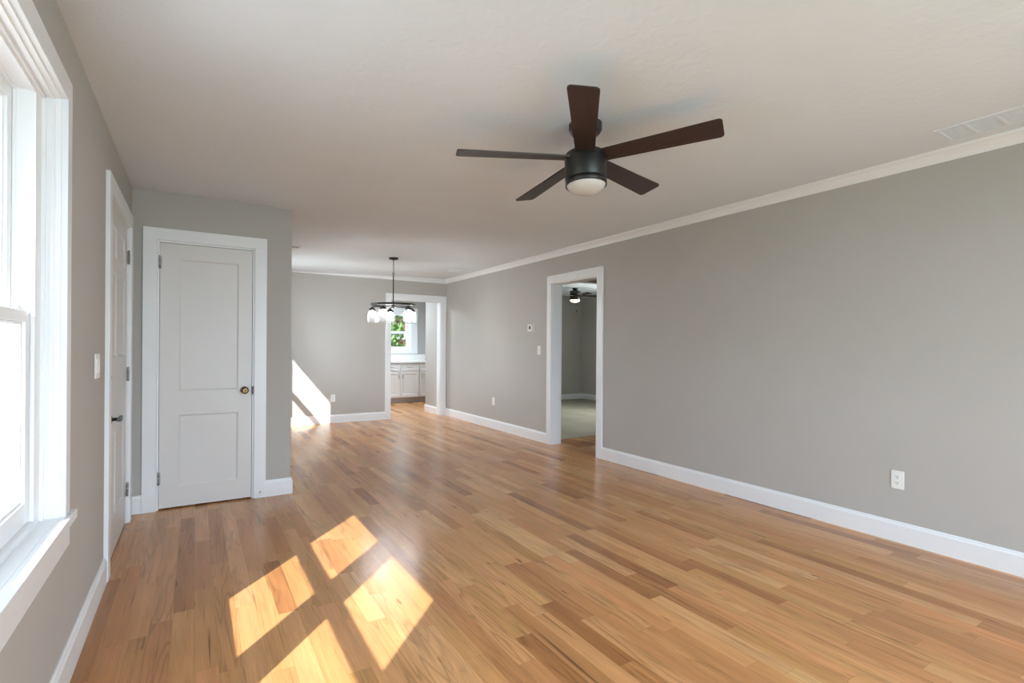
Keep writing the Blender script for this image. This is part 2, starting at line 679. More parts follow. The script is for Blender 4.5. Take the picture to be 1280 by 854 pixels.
# hall and bedroom behind the right-hand doorway
struct(MB().box(XRO, 5.35, 4.05, 4.17, 0, ZC).box(5.23, 5.35, 4.17, 5.47, 0, ZC).build('wall_hall', WALL))
struct(wall_x(MB(), 5.47, 5.59, XRO, BX + 0.2, [(4.06, 5.10, 0, 2.147)]).build('wall_bedroom_near', WALL))
struct(MB().box(4.75, BX + 0.2, BY, BY + 0.2, 0, ZC).build('wall_bedroom_far', WALL))
struct(wall_y(MB(), BX, BX + 0.2, 5.59, BY, [(BU[0], BU[1], 0.75, 2.0)]).build('wall_bedroom_right', WALL))
struct(MB().box(XRO, 4.75, YFO, YFO + 0.1, 0, ZC).box(4.72, 4.84, YFO + 0.1, BY, 0, ZC).build('wall_bedroom_left', WALL))

# crown moulding
cz = 0.066
crown = [(0, ZC - cz), (0.008, ZC - cz), (0.011, ZC - cz + 0.010), (0.020, ZC - 0.040), (0.040, ZC - 0.020),
         (0.056, ZC - 0.012), (0.058, ZC - 0.004), (0.066, ZC - 0.004), (0.066, ZC), (0, ZC)]
struct(MB().sweep([(XR, YB), (XR, YF), (XC, YF)], crown).build('trim_1', TRIM))

BH, BT = 0.132, 0.016
base = [(0, 0), (BT, 0), (BT, BH - 0.022), (BT - 0.005, BH - 0.014), (BT - 0.007, BH - 0.004), (BT - 0.011, BH), (0, BH)]


def baseboard(name, *paths):
    mb = MB()
    for p in paths:
        mb.sweep(p, base)
    return struct(mb.build(name, TRIM))


baseboard('baseboard_right', [(XR, YB), (XR, 4.279)], [(XR, 5.328), (XR, YF)])
baseboard('baseboard_far', [(2.725, YF), (XC, YF), (XC, YC), (0.490, YC)])
baseboard('baseboard_closet', [(-0.333, YC), (XL, YC)])
baseboard('baseboard_left', [(XL, 3.352), (XL, YB)])
baseboard('baseboard_kitchen', [(3.742, YFO), (3.742, 9.17), (3.86, 9.17)])
baseboard('baseboard_bedroom', [(BX, 5.59), (BX, BY), (4.84, BY)])
baseboard('baseboard_hall', [(XRO, 4.17), (5.23, 4.17)])


# door surrounds (jamb + casing)
def casing_pts(o0, o1, i0, i1, ztop, zin):
    return [(o0, 0), (o0, ztop), (o1, ztop), (o1, 0), (i1, 0), (i1, zin), (i0, zin), (i0, 0)]


CT = 0.020


def right_fn(u, d, z):        # wall at XR seen from the room: d grows out of the room
    return (XR + d, u, z)


def left_fn(u, d, z):
    return (XL - d, u, z)


def dining_fn(u, d, z):
    return (XC - d, u, z)


def far_fn(u, d, z):
    return (u, YF + d, z)


def closet_fn(u, d, z):
    return (u, YC + d, z)


def kitchen_fn(u, d, z):
    return (u, YK + d, z)


def rear_fn(u, d, z):
    return (u, YB - d, z)


def bed_fn(u, d, z):
    return (BX + d, u, z)


def surround(name, fn, o0, o1, i0, i1, ztop, zin, depth, stop=0.05, right_stop=True, both=False):
    mb = MB(fn)
    # casing legs and head
    mb.box(o0, i0, -CT, 0, 0, zin)
    mb.box(i1, o1, -CT, 0, 0, zin)
    mb.box(o0, o1, -CT, 0, zin, ztop)
    # jamb lining
    t = 0.013
    mb.box(i0, i0 + t, 0, depth, 0, zin)
    mb.box(i1 - t, i1, 0, depth, 0, zin)
    mb.box(i0 + t, i1 - t, 0, depth, zin - t, zin)
    if stop:
        s = 0.011
        mb.box(i0 + t, i0 + t + s, stop, stop + 0.035, 0, zin - t - s)
        mb.box(i1 - t - s, i1 - t, stop, stop + 0.035, 0, zin - t - s)
        mb.box(i0 + t, i1 - t, stop, stop + 0.035, zin - t - s, zin - t)
    if both:
        mb.box(o0, i0, depth, depth + CT, 0, zin)
        mb.box(i1, o1, depth, depth + CT, 0, zin)
        mb.box(o0, o1, depth, depth + CT, zin, ztop)
    return struct(mb.build(name, TRIM, bevel=0.0015))


surround('trim_2', right_fn, 4.279, 5.328, 4.372, 5.238, 2.145, 2.048, 0.145, stop=0)
surround('trim_3', far_fn, 2.725, 3.838, 2.815, 3.742, 2.140, 2.045, 0.144, stop=0)
surround('trim_4', closet_fn, -0.333, 0.490, CD[0], CD[1], 2.103, 2.015, 0.115, stop=0.045)
surround('trim_5', left_fn, 3.350, 4.497, FD[0], FD[1], 2.140, 2.045, 0.20, stop=0.06)


# ------------------------------------------------------------------ doors
def panel_slab(fn, u0, u1, z0, z1, panels, d0, th, rec):
    """door leaf with recessed, sloped-edge panels; panels = [(ua, ub, za, zb)]"""
    mb = MB(fn)
    us = sorted({u0, u1, *[p[0] for p in panels], *[p[1] for p in panels]})
    zs = sorted({z0, z1, *[p[2] for p in panels], *[p[3] for p in panels]})
    for a, b_ in zip(us, us[1:]):
        for c, d in zip(zs, zs[1:]):
            inside = any(p[0] <= a and b_ <= p[1] and p[2] <= c and d <= p[3] for p in panels)
            if not inside:
                vs = [mb.v((a, d0, c)), mb.v((b_, d0, c)), mb.v((b_, d0, d)), mb.v((a, d0, d))]
                mb.bm.faces.new(vs)
    for ua, ub, za, zb in panels:
        g = 0.012
        O = [mb.v((ua, d0, za)), mb.v((ub, d0, za)), mb.v((ub, d0, zb)), mb.v((ua, d0, zb))]
        I = [mb.v((ua + g, d0 + rec, za + g)), mb.v((ub - g, d0 + rec, za + g)),
             mb.v((ub - g, d0 + rec, zb - g)), mb.v((ua + g, d0 + rec, zb - g))]
        for i in range(4):
            mb.bm.faces.new((O[i], O[(i + 1) % 4], I[(i + 1) % 4], I[i]))
        mb.bm.faces.new(I)
    # edges and back
    A = [mb.v((u0, d0, z0)), mb.v((u1, d0, z0)), mb.v((u1, d0, z1)), mb.v((u0, d0, z1))]
    B = [mb.v((u0, d0 + th, z0)), mb.v((u1, d0 + th, z0)), mb.v((u1, d0 + th, z1)), mb.v((u0, d0 + th, z1))]
    for i in range(4):
        mb.bm.faces.new((A[i], A[(i + 1) % 4], B[(i + 1) % 4], B[i]))
    mb.bm.faces.new(B)
    bmesh.ops.remove_doubles(mb.bm, verts=mb.bm.verts, dist=1e-5)
    return mb


def hinge(fn, u, z, parent, d=-0.004, side=1):
    mb = MB()
    p0 = fn(u, d, z - 0.045)
    mb.lathe([(0, 0), (0.0065, 0), (0.0065, 0.028), (0.0055, 0.029), (0.0065, 0.030), (0.0065, 0.060),
              (0.0055, 0.061), (0.0065, 0.062), (0.0065, 0.09), (0.004, 0.096), (0, 0.097)], p0, (0, 0, 1), 12)
    m2 = MB(fn)
    m2.box(u - 0.012, u + 0.012, 0.0005, 0.003, z - 0.044, z + 0.044)
    tmp = bpy.data.meshes.new('t')
    m2.bm.to_mesh(tmp)
    mb.bm.from_mesh(tmp)
    m2.bm.free()
    return mb.build('hinge', STEEL, parent)


d1 = empty('door_1', (0.08, YC + 0.01, 0))
struct(d1, 'white two-panel closet door with brass knob', 'door')
cu0, cu1 = CD[0] + 0.0155, CD[1] - 0.0165
sl = panel_slab(closet_fn, cu0, cu1, 0.012, 1.998, [(-0.108, 0.290, 0.165, 0.705), (-0.108, 0.290, 0.885, 1.885)], 0.004, 0.035, 0.007)
sl.build('door_slab', DOORM, d1)
hinge(closet_fn, cu0 - 0.002, 1.85, d1)
hinge(closet_fn, cu0 - 0.002, 0.235, d1)
kp = closet_fn(0.335, 0.004, 0.876)
k = MB()
k.lathe([(0, 0), (0.030, 0), (0.030, 0.003), (0.027, 0.007), (0.013, 0.010), (0.011, 0.022), (0.015, 0.028), (0.025, 0.036),
         (0.0275, 0.046), (0.025, 0.056), (0.016, 0.061), (0.006, 0.062), (0.004, 0.059), (0, 0.059)], kp, (0, -1, 0), 32)
k.build('door_knob', BRASS, d1)
MB(closet_fn).box(CD[1] - 0.016, CD[1] - 0.006, -CT - 0.0008, -CT + 0.012, 0.842, 0.906).build('strike_plate', BRONZE, d1)

d2 = empty('door_2', (XL, 3.9, 0))
struct(d2, 'white front door on the left wall with dark lever', 'door')
fu0, fu1 = FD[0] + 0.0165, FD[1] - 0.0165
pw = [(fu0 + 0.12, 3.86), (3.97, fu1 - 0.12)]
pans = []
for a_, b_ in pw:
    pans += [(a_, b_, 0.22, 0.72), (a_, b_, 1.16, 1.66), (a_, b_, 1.75, 1.93)]
panel_slab(left_fn, fu0, fu1, 0.012, 2.028, pans, 0.006, 0.045, 0.008).build('door_slab', DOORM, d2)
for hz in (1.835, 1.03, 0.235):
    hinge(left_fn, fu1 + 0.003, hz, d2)
MB().lathe([(0, 0), (0.014, 0), (0.014, 0.002), (0.010, 0.003), (0.009, 0.001), (0, 0.001)], left_fn(3.645, 0.006, 1.048), (1, 0, 0), 20).build('deadbolt', SLOT, d2)
h = MB()
hp = Vector(left_fn(3.60, 0.006, 0.815))
h.lathe([(0, 0), (0.026, 0), (0.026, 0.006), (0.022, 0.009), (0.010, 0.010), (0.009, 0.045), (0, 0.045)], hp, (1, 0, 0), 24)
hb = MB()
lx = hp.x + 0.040
h.prism([(lx - 0.006, 3.588), (lx + 0.010, 3.592), (lx + 0.012, 3.67), (lx + 0.004, 3.70), (lx - 0.004, 3.70), (lx - 0.004, 3.66)], 0.802, 0.826, 2)
h.build('lever_handle', BLACK, d2)
hb.bm.free()
struct(MB().box(-0.575, -0.408, FD[0] + 0.013, FD[1] - 0.013, 0, 0.010).build('trim_6', BRONZE))


# ------------------------------------------------------------------ windows
def window(name, fn, u0, u1, z0, z1, label, wall_d=0.20, ext_head=0.085, f0=0.030, f1=0.030):
    zs = z0 + 0.032
    root = empty(name, fn((u0 + u1) / 2, 0.1, z0))
    struct(root, label, 'window')
    # jamb lining with stepped stops, then the vinyl frame
    mb = MB(fn)
    for (t, da, db, k) in ((0.006, -0.002, 0.014, 0), (0.013, 0.014, 0.026, 0), (0.008, 0.026, 0.036, 0), (0.020, 0.036, 0.046, 0),
                           (0.031, 0.046, 0.056, 1), (0.027, 0.056, 0.094, 1), (0.034, 0.094, 0.102, 1), (0.028, 0.102, 0.138, 1),
                           (0.042, 0.138, 0.165, 1)):
        ta, tb = t + k * (f0 - 0.030), t + k * (f1 - 0.030)
        mb.box(u0, u0 + ta, da, db, z0, z1)
        mb.box(u1 - tb, u1, da, db, z0, z1)
        mb.box(u0 + ta, u1 - tb, da, db, z1 - t, z1)
    mb.box(u0 + f0 + 0.001, u1 - f1 - 0.001, 0.045, 0.165, z0, zs + 0.022)
    mb.build('window_frame', VINYL, root)
    # exterior brick mould
    mb = MB(fn)
    mb.box(u0 - 0.0, u0 + 0.018, 0.165, wall_d + 0.02, z0, z1)
    mb.box(u1 - 0.018, u1, 0.165, wall_d + 0.02, z0, z1)
    mb.box(u0 + 0.018, u1 - 0.018, 0.165, wall_d + 0.01, z1 - ext_head, z1)
    mb.box(u0 + 0.018, u1 - 0.018, 0.165, wall_d + 0.03, z0 - 0.03, z0 + 0.02)
    mb.build('brick_mould', VINYL, root)

    def sash(nm, d0, d1, za, zb, rb, rt, st=0.052):
        a, c = u0 + f0 - 0.003, u1 - f1 + 0.003
        m_ = MB(fn)
        m_.box(a, a + st, d0, d1, za, zb)
        m_.box(c - st, c, d0, d1, za, zb)
        m_.box(a + st, c - st, d0, d1, za, za + rb)
        m_.box(a + st, c - st, d0, d1, zb - rt, zb)
        # glazing bead
        g = 0.009
        m_.box(a + st, a + st + g, d0 + 0.009, d1 - 0.009, za + rb, zb - rt)
        m_.box(c - st - g, c - st, d0 + 0.009, d1 - 0.009, za + rb, zb - rt)
        m_.box(a + st + g, c - st - g, d0 + 0.009, d1 - 0.009, za + rb, za + rb + g)
        m_.box(a + st + g, c - st - g, d0 + 0.009, d1 - 0.009, zb - rt - g, zb - rt)
        s_ = m_.build(nm, VINYL, root, bevel=0.002)
        dm = (d0 + d1) / 2
        MB(fn).box(a + st - 0.004, c - st + 0.004, dm - 0.002, dm + 0.002, za + rb - 0.004, zb - rt + 0.004).build('pane', PANE, s_)
        return s_

    zm = z0 + (z1 - z0) * 0.486
    sash('upper_sash', 0.103, 0.136, zm - 0.020, z1 - 0.029, 0.038, 0.048)
    ls = sash('lower_sash', 0.058, 0.092, zs + 0.023, zm + 0.016, 0.070, 0.036)
    # sash lock on the meeting rail
    um = (u0 + u1) / 2
    for uu in ((u1 - 0.17,) if (u1 - u0) < 0.95 else (um,)):
        m_ = MB(fn)
        m_.box(uu - 0.03, uu + 0.03, 0.062, 0.088, zm + 0.016, zm + 0.022)
        m_.box(uu - 0.012, uu + 0.026, 0.066, 0.080, zm + 0.022, zm + 0.032)
        m_.build('sash_lock', VINYL, root, bevel=0.002)
    return root


def stool_casing(name, fn, u0, u1, z0, z1, cw=0.09, apron=0.085, mull=None):
    mb = MB(fn)
    mb.box(u0 - cw, u0, -CT, 0, z0 + 0.032, z1)
    mb.box(u1, u1 + cw, -CT, 0, z0 + 0.032, z1)
    mb.box(u0 - cw, u1 + cw, -CT, 0, z1, z1 + 0.078)
    if mull:
        mb.box(mull[0], mull[1], -CT, 0.19, z0 + 0.032, z1)
    # stool and apron
    mb.box(u0 - cw - 0.03, u1 + cw + 0.03, -0.036, 0.0, z0, z0 + 0.032)
    mb.box(u0, u1, 0.0, 0.047, z0, z0 + 0.032)
    mb.box(u0 - cw, u1 + cw, -CT, 0, z0 - apron, z0)
    return struct(mb.build(name, TRIM, bevel=0.003))


window('window_1', left_fn, FU[0], FU[1], WZ0, WZ1, 'white double-hung window at the left edge, by the front door', f0=0.058, f1=0.09)
window('window_2', left_fn, NU[0], NU[1], WZ0, WZ1, 'white double-hung window beside the first, nearer the viewer', f0=0.07, f1=0.022)
stool_casing('trim_7', left_fn, NU[0], FU[1], WZ0, WZ1, cw=0.066, mull=(NU[1], FU[0]))
window('window_3', dining_fn, DU[0], DU[1], WZ0, WZ1, 'dining room double-hung window behind the closet corner', wall_d=0.1786)
stool_casing('trim_8', dining_fn, DU[0], DU[1], WZ0, WZ1)
window('window_4', kitchen_fn, KU[0], KU[1], 1.10, 2.04, 'white kitchen window over the counter with greenery outside', ext_head=0.03)
mb = MB(kitchen_fn)
mb.box(KU[0] - 0.16, KU[0], -CT, 0, 1.10, 2.04).box(KU[1], KU[1] + 0.16, -CT, 0, 1.10, 2.04)
mb.box(KU[0] - 0.16, KU[1] + 0.16, -CT, 0, 2.04, 2.12).box(KU[0] - 0.16, KU[1] + 0.16, -CT - 0.004, 0.04, 1.066, 1.118)
struct(mb.build('trim_9', TRIM, bevel=0.003))
window('window_5', bed_fn, BU[0], BU[1], 0.75, 2.0, 'bedroom window')
stool_casing('trim_10', bed_fn, BU[0], BU[1], 0.75, 2.0)
# unseen patio window added behind the viewer to let in fill light
rw = empty('window_6_added', (1.7, YB - 0.1, 0))
struct(rw, 'unseen glazed patio window added behind the viewer for fill light', 'window')
mb = MB(rear_fn)
n3 = 3
ww = (RU[1] - RU[0]) / n3
for i in range(n3):
    a, c = RU[0] + i * ww, RU[0] + (i + 1) * ww
    mb.box(a, a + 0.05, 0.05, 0.12, 0.08, 2.2).box(c - 0.05, c, 0.05, 0.12, 0.08, 2.2)
    mb.box(a + 0.05, c - 0.05, 0.05, 0.12, 0.08, 0.17).box(a + 0.05, c - 0.05, 0.05, 0.12, 2.12, 2.2)
f_ = mb.build('window_frame', VINYL, rw)
for i in range(n3):
    a, c = RU[0] + i * ww, RU[0] + (i + 1) * ww
    MB(rear_fn).box(a + 0.045, c - 0.045, 0.083, 0.087, 0.165, 2.125).build('pane', PANE, f_)


# ------------------------------------------------------------------ ceiling fan
FX, FY, FZ = 1.709, 2.049, 2.215
FC = zc_at(FX) + 0.004
fan = empty('ceiling_fan', (FX, FY, FC))
tag(fan, 'large black five-blade ceiling fan with dark walnut blades and unlit white globe', 'ceiling fan')
TILT = Matrix.Translation((FX, FY, FZ)) @ Matrix.Rotation(-0.07, 4, 'X') @ Matrix.Rotation(0.006, 4, 'Y')
MB().lathe([(0, 0), (0.085, 0), (0.085, -0.036), (0.074, -0.054), (0.030, -0.066), (0, -0.066)], (FX, FY, FC), (0, 0, 1), 40).build('canopy', BLACK, fan)
MB().tube([(FX, FY, FC - 0.060), (FX, FY, FZ + 0.02)], 0.018, 16).build('downrod', BLACK, fan)
m_ = MB().lathe([(0, 0.034), (0.050, 0.034), (0.088, 0.030), (0.103, 0.020), (0.107, 0.008), (0.107, -0.112), (0.104, -0.116), (0.100, -0.117), (0, -0.117)], n=56)
m_.xf(TILT).build('motor_housing', BLACK, fan)
m_ = MB().lathe([(0.098, -0.115), (0.104, -0.120), (0.106, -0.123), (0.106, -0.146), (0.102, -0.146), (0.101, -0.122), (0.098, -0.115)], n=56)
m_.xf(TILT).build('light_kit_ring', BLACK, fan)
prof = [(0.1008, -0.118)] + [(0.1008 * math.cos(t), -0.136 - 0.050 * math.sin(t)) for t in [i * PI / 2 / 12 for i in range(12)]] + [(0, -0.186)]
MB().lathe(prof, n=48).xf(TILT).build('light_globe', OPAL, fan)


def blade_mesh(r0, r1, w0, w1, th, pitch, rc=0.02):
    bm = bmesh.new()
    pts = [(r0, -w0 / 2), (r1 - rc, -w1 / 2)]
    for i in range(1, 6):
        t = -PI / 2 + i * PI / 2 / 6
        pts.append((r1 - rc + rc * math.cos(t), -w1 / 2 + rc + rc * math.sin(t)))
    pts.append((r1, -w1 / 2 + rc))
    pts.append((r1, w1 / 2 - rc))
    for i in range(1, 6):
        t = i * PI / 2 / 6
        pts.append((r1 - rc + rc * math.cos(t), w1 / 2 - rc + rc * math.sin(t)))
    pts += [(r1 - rc, w1 / 2), (r0, w0 / 2)]
    uvl = bm.loops.layers.uv.new('UVMap')
    a = [bm.verts.new((x, y, -th / 2)) for x, y in pts]
    c = [bm.verts.new((x, y, th / 2)) for x, y in pts]
    bm.faces.new(a[::-1])
    bm.faces.new(c)
    n = len(pts)
    for i in range(n):
        bm.faces.new((a[i], a[(i + 1) % n], c[(i + 1) % n], c[i]))
    for f in bm.faces:
        for l in f.loops:
            l[uvl].uv = (l.vert.co.x, l.vert.co.y)
    bmesh.ops.transform(bm, matrix=Matrix.Rotation(-pitch, 4, 'X'), verts=bm.verts)
    return bm


for i in range(5):
    ang = 2.749 + i * 2 * PI / 5
    mb = MB()
    mb.bm.free()
    mb.bm = blade_mesh(0.095, 0.665, 0.098, 0.132, 0.007, math.radians(12))
    mb.xf(TILT @ Matrix.Rotation(ang, 4, 'Z'))
    mb.build('fan_blade', BLADE, fan)

# ------------------------------------------------------------------ chandelier
HX, HY = 2.223, 6.581
HZ = zc_at(HX) + 0.001
ch = empty('chandelier', (HX, HY, HZ))
tag(ch, 'black ring chandelier with five clear glass jar shades hanging in the dining area', 'chandelier')
MB().lathe([(0, 0), (0.062, 0), (0.062, -0.012), (0.056, -0.022), (0.012, -0.026), (0.008, -0.036), (0, -0.036)], (HX, HY, HZ), n=36).build('canopy', BLACK, ch)
mb = MB()
zt = HZ - 0.034
nl = 7
lh = 0.034
for i in range(nl):
    zc = zt - 0.012 - i * (lh - 0.008)
    pts = []
    for kk in range(16):
        t = 2 * PI * kk / 16
        a, c = 0.0085 * math.cos(t), (lh / 2) * math.sin(t)
        pts.append((HX + (a if i % 2 == 0 else 0), HY + (0 if i % 2 == 0 else a), zc + c))
    mb.tube(pts, 0.0022, 6, closed=True)
mb.build('chain', BLACK, ch)
ZR = 1.786
zl = zt - 0.012 - (nl - 1) * (lh - 0.008) - 0.012
mb = MB()
mb.tube([(HX + 0.014 * math.cos(t), HY, zl - 0.008 + 0.018 * math.sin(t)) for t in [2 * PI * q / 18 for q in range(18)]], 0.0032, 8, closed=True)
mb.build('rod_loop', BLACK, ch)
MB().tube([(HX, HY, zl - 0.022), (HX, HY, ZR - 0.01)], 0.0075, 14).build('rod', BLACK, ch)
MB().lathe([(0, 0.012), (0.020, 0.010), (0.026, 0), (0.026, -0.020), (0.016, -0.030), (0.008, -0.036), (0, -0.038)], (HX, HY, ZR - 0.012), n=24).build('hub', BLACK, ch)
RR = 0.285
mb = MB()
ring = []
for kk in range(64):
    t = 2 * PI * kk / 64
    ring.append((math.cos(t), math.sin(t)))
rows = [(RR + 0.006, 0.012), (RR + 0.006, -0.012), (RR - 0.006, -0.012), (RR - 0.006, 0.012)]
vs = [[mb.v((HX + cx * r, HY + cy * r, ZR + z)) for cx, cy in ring] for r, z in rows]
for j in range(4):
    for kk in range(64):
        mb.bm.faces.new((vs[j][kk], vs[j][(kk + 1) % 64], vs[(j + 1) % 4][(kk + 1) % 64], vs[(j + 1) % 4][kk]))
mb.build('ring', BLACK, ch)
cam_right = 0.5551
for i in range(5):
    # angle measured so that one lamp sits furthest left as seen from the room
    phi = PI - cam_right + 0.06 + i * 2 * PI / 5
    dx, dy = math.cos(phi), math.sin(phi)
    px, py = HX + dx * (RR - 0.012), HY + dy * (RR - 0.012)
    arm = MB()
    arm.tube([(HX + dx * 0.018, HY + dy * 0.018, ZR - 0.022), (HX + dx * 0.15, HY + dy * 0.15, ZR - 0.030),
              (px - dx * 0.03, py - dy * 0.03, ZR - 0.024), (px, py, ZR - 0.034)], 0.006, 10)
    arm.build('arm', BLACK, ch)
    so = MB().lathe([(0, 0), (0.012, 0), (0.016, -0.010), (0.032, -0.020), (0.040, -0.030), (0.046, -0.034), (0.046, -0.052), (0.040, -0.054), (0, -0.054)],
                    (px, py, ZR - 0.026), n=28).build('socket_cup', BLACK, ch)
    zz = ZR - 0.078
    jr = MB().lathe([(0.038, 0), (0.040, -0.012), (0.060, -0.030), (0.066, -0.046), (0.066, -0.150), (0.062, -0.160), (0.059, -0.150),
                     (0.062, -0.046), (0.056, -0.032), (0.036, -0.012), (0.034, 0), (0.038, 0)], (px, py, zz), n=32).build('glass_jar', JAR, ch)
    MB().lathe([(0, 0.0), (0.012, 0.0), (0.012, -0.020), (0.016, -0.036), (0.020, -0.055), (0.018, -0.070), (0.010, -0.079), (0, -0.081)],
               (px, py, zz), n=20).build('bulb', BULB, ch)


# ------------------------------------------------------------------ wall plates and thermostat
def plate_outlet(name, fn, u, z, label, group=None):
    r = empty(name, fn(u, 0, z))
    tag(r, label, 'electrical outlet', group)
    MB(fn).box(u - 0.036, u + 0.036, -0.006, 0, z - 0.0585, z + 0.0585).build('cover_plate', PLATE, r, bevel=0.003)
    for s in (-1, 1):
        mb = MB(fn)
        zc = z + s * 0.0195
        pts = []
        for kk in range(20):
            t = 2 * PI * kk / 20
            pts.append((u + 0.0165 * math.cos(t), zc + max(-0.0135, min(0.0135, 0.0165 * math.sin(t)))))
        mb.prism(pts, -0.0085, -0.005, 1)
        so = mb.build('socket', PLATE, r)
        mb = MB(fn)
        mb.box(u - 0.0075, u - 0.0050, -0.0092, -0.008, zc - 0.001, zc + 0.008)
        mb.box(u + 0.0050, u + 0.0075, -0.0092, -0.008, zc - 0.001, zc + 0.007)
        mb.box(u - 0.0025, u + 0.0025, -0.0092, -0.008, zc - 0.0095, zc - 0.0045)
        mb.build('slot', SLOT, so)
    return r


plate_outlet('wall_outlet', right_fn, 1.478, 0.398, 'white duplex outlet low on the right wall near the viewer, with two sockets visible')
plate_outlet('wall_outlet', right_fn, 6.722, 0.412, 'small white outlet low on the right wall between kitchen opening and hall doorway')
plate_outlet('wall_outlet', far_fn, 1.873, 0.397, 'white outlet on the far dining wall beside the sunlit patch')


def switch_plate(fn, u, z, gangs, label):
    r = empty('light_switch', fn(u, 0, z))
    tag(r, label, 'light switch')
    hw = 0.036 + 0.023 * (gangs - 1)
    MB(fn).box(u - hw, u + hw, -0.006, 0, z - 0.0585, z + 0.0585).build('cover_plate', PLATE, r, bevel=0.003)
    for g in range(gangs):
        uc = u + (g - (gangs - 1) / 2) * 0.046
        MB(fn).box(uc - 0.0165, uc + 0.0165, -0.0095, -0.005, z - 0.033, z + 0.033).build('rocker', PLATE, r, bevel=0.002)
    return r


switch_plate(right_fn, 5.520, 1.197, 1, 'white light switch beside the hall doorway, under the thermostat')
switch_plate(left_fn, 3.09, 1.132, 2, 'white double light switch on the left wall before the front door')

th = empty('thermostat', right_fn(5.70, 0, 1.497))
tag(th, 'small white wall thermostat with grey screen left of the hall doorway', 'thermostat')
MB(right_fn).box(5.630, 5.775, -0.005, 0, 1.445, 1.550).build('back_plate', paint('wall_plate_off_white', (0.62, 0.60, 0.56), 0.5), th, bevel=0.003)
MB(right_fn).box(5.660, 5.765, -0.026, -0.004, 1.452, 1.543).build('body', PLATE, th, bevel=0.006)
MB(right_fn).box(5.690, 5.735, -0.0275, -0.024, 1.478, 1.523).build('screen', SCREEN, th)

ds = MB(closet_fn)
ds_o = empty('door_stop', closet_fn(0.452, -CT, 0.045))
tag(ds_o, 'small metal door stop screwed to the closet casing just above the floor', 'door stop')
ds.bm.free()
MB().lathe([(0, 0), (0.009, 0), (0.009, 0.003), (0.005, 0.005), (0.005, 0.016), (0, 0.016)], closet_fn(0.452, -CT, 0.045), (0, -1, 0), 16).build('base', STEEL, ds_o)
MB().lathe([(0, 0.015), (0.0075, 0.015), (0.0085, 0.020), (0.0075, 0.026), (0, 0.027)], closet_fn(0.452, -CT, 0.045), (0, -1, 0), 16).build('bumper', PLATE, ds_o)


# ------------------------------------------------------------------ ceiling registers
def register(label, x0, x1, y0, y1, slats_along_y, nbar, mat_frame, mat_slat, fr=0.018, drop=0.008):
    ZC = zc_at((x0 + x1) / 2) + 0.0005
    r = empty('ceiling_vent', ((x0 + x1) / 2, (y0 + y1) / 2, ZC))
    tag(r, label, 'air vent')
    mb = MB()
    mb.box(x0, x0 + fr, y0, y1, ZC - drop, ZC).box(x1 - fr, x1, y0, y1, ZC - drop, ZC)
    mb.box(x0 + fr, x1 - fr, y0, y0 + fr, ZC - drop, ZC).box(x0 + fr, x1 - fr, y1 - fr, y1, ZC - drop, ZC)
    for i in range(1, nbar):
        yy = y0 + (y1 - y0) * i / nbar
        mb.box(x0 + fr, x1 - fr, yy - 0.007, yy + 0.007, ZC - drop * 0.85, ZC)
    mb.build('frame', mat_frame, r, bevel=0.0015)
    mb = MB()
    a, c = x0 + fr, x1 - fr
    n = max(3, int((c - a) / 0.016))
    for i in range(n):
        xx = a + (c - a) * (i + 0.5) / n
        mb.box(xx - 0.0055, xx + 0.0055, y0 + fr, y1 - fr, ZC - drop * 0.55, ZC - drop * 0.2)
    mb.build('slats', mat_slat, r)
    return r


register('long white ceiling air return beside the right wall crown, at the upper right', 3.440, 3.675, 0.42, 1.165, True, 6, CEIL, CEIL)
register('small white ceiling vent near the far right corner of the dining area', 3.415, 3.56, 7.05, 7.45, True, 2, CEIL, CEIL)
register('small grey ceiling vent in the dining area, half hidden behind the closet corner', 0.78, 1.02, 6.20, 6.34, True, 1, TRIM, GRILLE, drop=0.016)

# ------------------------------------------------------------------ kitchen
YCF = 10.683


def kit_fn(u, d, z):          # d grows away from the viewer
    return (u, YCF + d, z)


def shaker(name, u0, u1, z0, z1, parent, st=0.055):
    return panel_slab(kit_fn, u0, u1, z0, z1, [(u0 + st, u1 - st, z0 + st, z1 - st)] if (z1 - z0) > 0.2 else
                      [(u0 + 0.03, u1 - 0.03, z0 + 0.03, z1 - 0.03)], -0.019, 0.018, 0.007).build(name, CAB, parent)


def bar_handle(u, z, vertical, parent, ln=0.13):
    m_ = MB()
    if vertical:
        A, B = kit_fn(u, -0.045, z - ln / 2), kit_fn(u, -0.045, z + ln / 2)
        q = [(u, z - ln * 0.35), (u, z + ln * 0.35)]
    else:
        A, B = kit_fn(u - ln / 2, -0.045, z), kit_fn(u + ln / 2, -0.045, z)
        q = [(u - ln * 0.35, z), (u + ln * 0.35, z)]
    m_.tube([A, B], 0.0055, 10)
    for uu, zz in q:
        m_.tube([kit_fn(uu, -0.045, zz), kit_fn(uu, -0.018, zz)], 0.004, 8)
    return m_.build('handle', STEEL, parent)


def cabinet(u0, u1, two, label):
    r = empty('base_cabinet', ((u0 + u1) / 2, YCF + 0.3, 0))
    tag(r, label, 'cabinet', 'pale grey kitchen base cabinets')
    MB(kit_fn).box(u0 + 0.001, u1 - 0.001, 0, 0.60, 0.12, 0.878).build('body', CAB, r)
    MB(kit_fn).box(u0 + 0.001, u1 - 0.001, 0.07, 0.60, 0, 0.12).build('toe_kick', TOE, r)
    um = (u0 + u1) / 2
    g = 0.0025
    spans = [(u0 + 0.012, um - g), (um + g, u1 - 0.012)] if two else [(u0 + 0.012, u1 - 0.012)]
    for i, (a, c) in enumerate(spans):
        d = shaker('door', a, c, 0.135, 0.690, r)
        hu = (c - 0.045) if (two and i == 0) else (a + 0.045)
        bar_handle(hu, 0.60, True, d)
        w_ = shaker('drawer', a, c, 0.700, 0.865, r)
        bar_handle((a + c) / 2, 0.782, False, w_)
    return r


